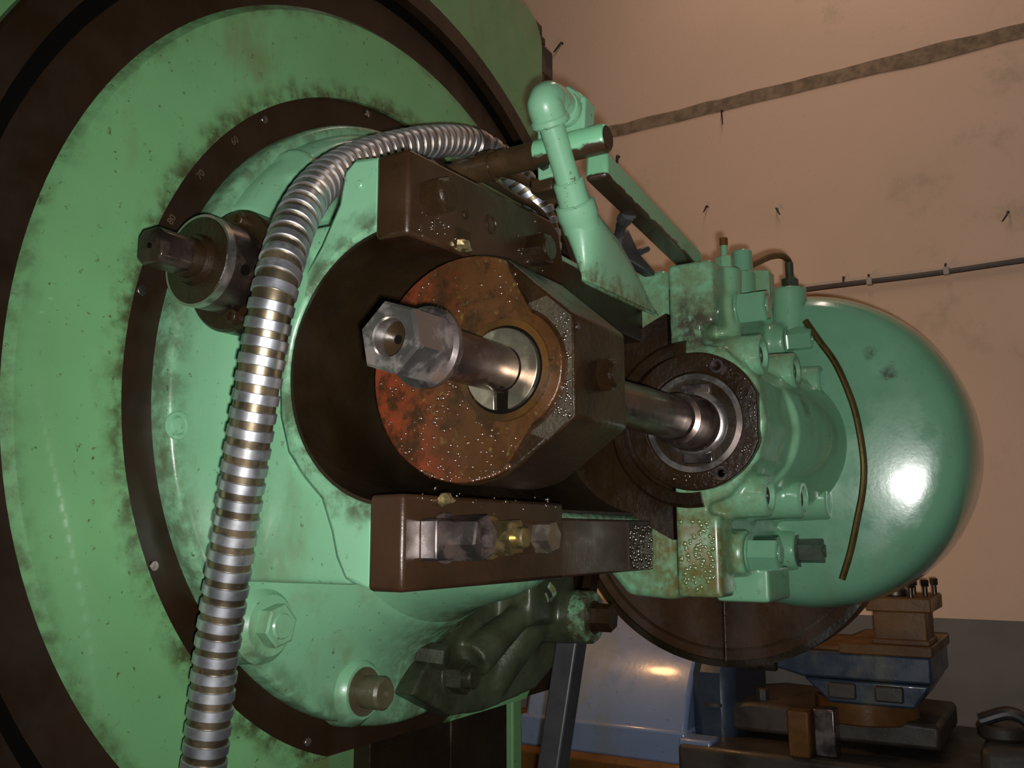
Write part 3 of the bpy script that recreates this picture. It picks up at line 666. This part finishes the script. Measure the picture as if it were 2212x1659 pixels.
prism(bm, sq, 'x', -.5, -.542); t.part('square_end', bm, KNOB, sh, bevel=.002)
bm = B(); disc(bm, 'x', (KY, KZ), .003, -.54, -.5432, 12); t.part('centre_hole', bm, BLACK, sh)

# ------------------------------------------------------------------ flexible conduit
path = spline([(-.36, .02, -.78), (-.40, -.04, -.58), (-.419, -.080, -.429), (-.429, -.104, -.301), (-.443, -.138, -.177), (-.458, -.174, -.057), (-.463, -.192, .016), (-.460, -.205, .091), (-.416, -.188, .175), (-.342, -.160, .252), (-.240, -.143, .323), (-.113, -.141, .390), (.005, -.136, .436), (.076, -.153, .429), (.137, -.179, .379), (.165, -.189, .325), (.172, -.185, .27)], 14)
t = Thing('flexible_conduit', 'ribbed metal flexible conduit looping over the tool head', 'conduit', (-.42, -.1, -.43))
bm = B(); tube(bm, path, .0226, 20); t.part('inner_band', bm, BRASSY)
rg = B(); revolve(rg, [(-.0056, .0205), (-.0058, .0238), (-.0050, .0247), (.0050, .0247), (.0058, .0238), (.0058, .0205)], 'z', (0, 0), 32, True); rg = finish(rg, 40); rg.materials.append(ZINC)
cum = [0]
for a, b in zip(path, path[1:]): cum.append(cum[-1]+(b-a).length)
sD = .01; i = 0
while sD < cum[-1]-.005:
    while cum[i+1] < sD: i += 1
    f = (sD-cum[i])/(cum[i+1]-cum[i]); q_ = path[i].lerp(path[i+1], f); d = (path[min(i+2, len(path)-1)]-path[max(i-1, 0)]).normalized()
    side = d.cross(Vector((0, -1, 0)) if abs(d.y) < .9 else Vector((0, 0, 1))).normalized()
    d2 = (d+side*.06).normalized()
    t.inst('ring', rg, frame(d2, q_)); sD += .0192
bm = B(); d = (path[12*14+5]-path[12*14+1]).normalized(); ringm(bm, 'z', (0, 0), .020, .0262, -.009, .009, 32, .002); m_ = finish(bm); m_.materials.append(STEEL_D); t.inst('clamp', m_, frame(d, path[12*14+3]))

# ------------------------------------------------------------------ coolant nozzle, rod, bars
t = Thing('support_rod', 'round rod with flaking green paint and oily inner end', 'rod', (-.07, -.32, .33))
bm = B(); cone(bm, (-.055, -.335, .352), (-.055, -.345, .352), .0205, .0205, 28); bm.free(); bm = B()
revolve(bm, [(-.30, 0), (-.30, .0205), (-.405, .0205), (-.409, .018), (-.409, 0)], 'y', (-.058, .356), 32); t.part('painted_end', bm, chipped('flaking_green_paint_on_rod', .346))
bm = B(); disc(bm, 'y', (-.058, .356), .0165, -.408, -.4096, 28); t.part('end_face', bm, DARK)
bm = B(); revolve(bm, [(-.036, 0), (-.036, .018), (-.19, .018), (-.19, .020), (-.205, .020), (-.205, .0225), (-.225, .0225), (-.225, .0195), (-.302, .0195), (-.302, 0)], 'y', (-.058, .356), 32); t.part('oily_end', bm, OILROD)

t = Thing('rod_clamp', 'green clamp block bolted on the support rod', 'clamp', (-.04, -.34, .31))
bm = B(); prism(bm, [(-.300, .316), (-.330, .318), (-.330, .33), (-.375, .375), (-.378, .422), (-.352, .446), (-.318, .449), (-.300, .41)], 'x', -.062, -.03); t.part('plate', bm, G_pipe, bevel=.003)
bm = B(); box(bm, (-.058, -.322, .300), (-.02, -.286, .322)); t.part('foot', bm, OILROD, bevel=.003)
cb = nutmesh('clamp_screw', G_pipe, .0075, .006, sq=16); cb2 = nutmesh('clamp_nut', G_dirty, .009, .006)
t.inst('clamp_screw', cb, frame(DX, (-.062, -.364, .420))); t.inst('clamp_nut', cb2, frame(DX, (-.062, -.312, .336), .3))

t = Thing('coolant_nozzle', 'light green pipe with elbow and flattened fan nozzle', 'nozzle', (.05, -.35, .178))
E0 = V(-.126, -.349, .392); PD = V(.112, .002, -.146).normalized()
bm = B(); tube(bm, spline([(-.062, -.35, .405), (-.095, -.350, .408), (-.116, -.350, .404), (-.126, -.349, .392), E0+PD*.022]), [.021]*8+[.022]*8+[.0235]*8+[.0245]*8+[.0235], 24); el = t.part('elbow', bm, G_pipe)
bm = B(); tube(bm, [E0+PD*.018, E0+PD*.021, E0+PD*.027, E0+PD*.030], [.0245, .027, .027, .0245], 28); t.part('elbow_lip', bm, G_pipe, el)
bm = B(); tube(bm, [V(-.078, -.351, .406), V(-.074, -.351, .406), V(-.068, -.350, .405), V(-.063, -.350, .405)], [.0225, .0245, .0245, .0225], 28); t.part('elbow_lip', bm, G_pipe, el)
bm = B(); tube(bm, [E0+PD*.02, E0+PD*.115], .0175, 28); t.part('pipe', bm, G_pipe)
bm = B(); tube(bm, [E0+PD*.108, E0+PD*.111, E0+PD*.150], [.0195, .0222, .0222], 28); t.part('sleeve', bm, G_pipe)
bm = B(); tube(bm, [E0+PD*.140, E0+PD*.143, E0+PD*.160, E0+PD*.166, E0+PD*.180], [.025, .0285, .0292, .0275, .027], 32); t.part('collar', bm, G_pipe)
bm = B(); rings = []; S0 = E0+PD*.165; w0 = V(.79, 0, .61); NS = 14
for i in range(NS+1):
    s = i/NS; e = s*s*(3-2*s)
    cen = S0.lerp(V(.110, -.352, .172), s); cen.x += .008*math.sin(s*PI)
    wv = (w0.lerp(V(1, 0, .02), e)).normalized()
    hw = .0268+(.138-.0268)*(s**1.08); th = .0268*(1-e)+.0065*e
    n_ = 40
    def se(c): return math.copysign(abs(c)**(1-.35*e), c)
    rings.append([bm.verts.new(cen+wv*hw*se(math.cos(2*PI*k/n_))+V(0, 1, 0)*th*se(math.sin(2*PI*k/n_))) for k in range(n_)])
for a, b in zip(rings, rings[1:]):
    for k in range(n_): bm.faces.new((a[k], a[(k+1) % n_], b[(k+1) % n_], b[k]))
bm.faces.new(rings[0][::-1])
inn = [bm.verts.new(V(.110, -.352, .180)+(v.co-V(.110, -.352, .172))*.0+V((v.co.x-.110)*.97, (v.co.y+.352)*.6, 0)) for v in rings[-1]]
lip = [bm.verts.new(V(.110+(v.co.x-.110)*.985, -.352+(v.co.y+.352)*.62, v.co.z)) for v in rings[-1]]
for k in range(n_):
    j = (k+1) % n_; bm.faces.new((rings[-1][k], rings[-1][j], lip[j], lip[k])); bm.faces.new((lip[k], lip[j], inn[j], inn[k]))
bm.faces.new(inn); fan = t.part('fan', bm, G_pipe, sharp=60, label='flattened green spray fan')

bm = B(); P0 = V(-.048, -.386, .324); P1 = V(.40, -.362, .302); d = (P1-P0).normalized(); sd = V(0, -1, 0); sd = (sd-d*sd.dot(d)).normalized(); u_ = sd.cross(d); u_ = u_ if u_.z > 0 else -u_
vs = []
for p_ in (P0, P1):
    for a, b in ((-1, -1), (1, -1), (1, 1), (-1, 1)): vs.append(bm.verts.new(p_+sd*a*.0165+u_*b*.019))
for f in ((0, 1, 2, 3), (7, 6, 5, 4), (0, 4, 5, 1), (1, 5, 6, 2), (2, 6, 7, 3), (3, 7, 4, 0)): bm.faces.new([vs[i] for i in f])
def bar_mat():
    n = NT('flaking_green_paint_on_bar'); o = n.sep()
    v = n.math('ADD', n.math('ADD', o[2], n.math('MULTIPLY', o[0], .043)), n.math('MULTIPLY', n.math('SUBTRACT', n.noise(26, 5, .65), .5), .022))
    c = n.mix(n.ramp(v, .3075, .310), (.030, .018, .009), (.16, .40, .22)); return n.set(c, .35, 0, n.noise(80, 4), .2, .002, coat=.2)
t = Thing('diagonal_bar', 'flaking green bar running from the rod to the housing', 'bar', (.17, -.375, .29))
t.part('bar', bm, bar_mat(), bevel=.005)
bm = B(); tube(bm, spline([(.095, -.372, .302), (.118, -.352, .300), (.150, -.333, .302), (.175, -.318, .295), (.18, -.312, .265)]), [.012]*8+[.009]*8+[.008]*17, 12); t.part('branch', bm, GREYBLK)
t = Thing('dark_lug', 'small dark grey lug behind the nozzle tip', 'lug', (.26, -.31, .28))
bm = B(); prism(bm, [(.20, .315), (.245, .285), (.31, .272), (.31, .262), (.17, .262), (.17, .30)], 'y', -.305, -.325); t.part('plate', bm, GREYBLK, bevel=.003)
bm = B(); cone(bm, (.245, -.325, .288), (.262, -.332, .297), .006, .005, 12); t.part('pin', bm, GREYBLK)

# thin wires behind the upper bar
bm = B(); tube(bm, spline([(-.055, -.185, .352), (-.05, -.205, .340), (-.02, -.215, .334), (.04, -.21, .338), (.09, -.205, .345), (.13, -.205, .338), (.145, -.21, .315), (.13, -.215, .285)]), .0055, 10)
single('cable', 'thin dark cable looping behind the upper guide bar', 'cable', bm, OLIVE, (.02, -.21, .33))
bm = B(); tube(bm, spline([(-.02, -.19, .37), (.06, -.195, .385), (.14, -.20, .38), (.20, -.205, .36), (.24, -.215, .345)]), .0075, 10)
single('rod_link', 'dark thin link rod running right behind the nozzle pipe', 'rod', bm, OILROD, (.1, -.2, .36))

# ------------------------------------------------------------------ background lathe
t = Thing('lathe_bed', 'dark lathe bed with rusty slideways low behind the machine', 'lathe bed', (1.3, -.2, -1.45))
bm = B(); box(bm, (1.05, -2.2, -1.45), (1.55, 1.6, -.80)); t.part('bed', bm, BLUE_D, bevel=.01)
for x in (1.06, 1.28, 1.46):
    bm = B(); prism(bm, [(x, -.80), (x+.07, -.80), (x+.07, -.745), (x+.035, -.725), (x, -.745)], 'y', -2.2, 1.6); t.part('slideway', bm, RUSTY, bevel=.003)
t = Thing('blue_cover', 'big rounded blue cover of the lathe catching warm light', 'lathe cover', (1.25, .17, -.72))
bm = B(); pc = []
for k in range(21):
    a = PI*(.03+.6*k/20); pc.append((1.46-.38*math.cos(a), -.76+.38*math.sin(a)))
prism(bm, [(1.58, -.735), (1.082, -.735)]+pc, 'y', -.055, .40); t.part('hood', bm, BLUE, bevel=.05, sharp=50)
bm = B(); box(bm, (1.08, -.06, -.735), (1.50, .41, -.655)); t.part('base', bm, BLUE, bevel=.008)
bm = B(); prism(bm, [(1.14, -.74), (1.46, -.74), (1.46, -.52), (1.40, -.44), (1.20, -.44), (1.14, -.52)], 'y', -.16, -.05); t.part('end_housing', bm, BLUE_D, bevel=.03)

t = Thing('lathe_carriage', 'dark blue lathe carriage below the tool slide', 'lathe carriage', (1.25, -.4, -.78))
bm = B(); box(bm, (1.02, -.78, -.79), (1.58, -.06, -.67)); t.part('saddle', bm, LDARK, bevel=.012)
bm = B(); prism(bm, [(-.03, -.655), (-.62, -.655), (-.62, -.60), (-.20, -.585), (-.08, -.60)], 'x', 1.16, 1.50); t.part('cross_slide', bm, LDARK, bevel=.01)
bm = B(); disc(bm, 'z', (1.23, -.455), .115, -.61, -.555, 48, .004); t.part('swivel_base', bm, RUSTY)
for x, y in ((1.06, -.11), (1.12, -.21)):
    bm = B(); disc(bm, 'z', (x+.1, y), .03, -.60, -.592, 24); disc(bm, 'z', (x+.1, y), .018, -.592, -.56, 8, .003); t.part('clamp_nut', bm, LDARK)
bm = B(); box(bm, (1.03, -.14, -.76), (1.10, -.06, -.66)); t.part('way_wiper', bm, BLUE, bevel=.006)
t = Thing('tool_slide', 'blue compound slide with rusty top under the tool post', 'tool slide', (1.2, -.46, -.56))
bm = B(); prism(bm, [(-.285, -.47), (-.285, -.49), (-.345, -.505), (-.62, -.505), (-.62, -.447), (-.285, -.447)], 'x', 1.09, 1.40); t.part('upper_slide', bm, BLUE_D, bevel=.006)
bm = B(); prism(bm, [(-.345, -.508), (-.40, -.56), (-.58, -.56), (-.615, -.508)], 'x', 1.10, 1.38); t.part('lower_slide', bm, BLUE_D, bevel=.006)
bm = B(); box(bm, (1.085, -.625, -.448), (1.41, -.43, -.424)); t.part('top_plate', bm, RUSTY, bevel=.003)
bm = B(); box(bm, (1.12, -.43, -.447), (1.38, -.27, -.437)); t.part('slide_cover', bm, RUSTY, bevel=.003)
for y in (-.43, -.53):
    bm = B(); box(bm, (1.088, y-.03, -.548), (1.11, y+.03, -.514)); t.part('gib_window', bm, LDARK, bevel=.004)
for y in (-.20, -.24):
    bm = B(); disc(bm, 'y', (1.15, -.485), .022, y, y-.03, 20, .003); t.part('dial', bm, LDARK)
t = Thing('tool_post', 'rusty square tool post with clamping screws on top', 'tool post', (1.2, -.56, -.424))
bm = B(); box(bm, (1.105, -.615, -.425), (1.225, -.505, -.352)); t.part('core', bm, RUSTY, bevel=.003)
bm = B(); box(bm, (1.095, -.628, -.353), (1.30, -.492, -.322)); t.part('top_block', bm, RUSTY, bevel=.003)
bm = B(); box(bm, (1.10, -.62, -.425), (1.23, -.50, -.412)); t.part('bottom_block', bm, RUSTY, bevel=.003)
sm = B(); disc(sm, 'z', (0, 0), .0055, 0, .022, 12); hexa(sm, .0085, .015, .15, 4, .022); sm = finish(sm, 30); sm.materials.append(BLACKST)
for x, y in ((1.11, -.515), (1.12, -.585), (1.20, -.605), (1.28, -.615), (1.24, -.575), (1.21, -.52)): t.inst('clamp_screw', sm, Matrix.Translation((x, y, -.323)))
bm = B(); disc(bm, 'z', (1.17, -.545), .026, -.323, -.305, 24, .003); disc(bm, 'z', (1.17, -.545), .017, -.305, -.272, 6, .003); t.part('centre_nut', bm, BLACKST)
for i, (x, y, lab) in enumerate(((1.02, -.345, 'small rusty steel block standing on the carriage, left one'), (1.05, -.395, 'small worn steel block standing on the carriage, right one'))):
    bm = B(); box(bm, (x, y-.025, -.67), (x+.05, y+.022, -.572+.004*i)); single('steel_block', lab, 'steel block', bm, RUSTY if i == 0 else STEEL_D, (x, y, -.67), 'steel blocks on the carriage', bevel=.004)
t = Thing('lathe_motor', 'dark machine part with curved cable at lower right', 'motor', (1.2, -.85, -.80))
bm = B(); box(bm, (1.10, -.95, -.80), (1.35, -.70, -.62)); t.part('body', bm, LDARK, bevel=.02)
bm = B(); disc(bm, 'z', (1.2, -.74), .05, -.62, -.59, 28, .006); t.part('cap', bm, LDARK)
bm = B(); tube(bm, spline([(1.18, -.70, -.585), (1.18, -.76, -.565), (1.17, -.80, -.59), (1.16, -.83, -.66), (1.15, -.86, -.76)]), .012, 10); t.part('lead', bm, RUBBER)
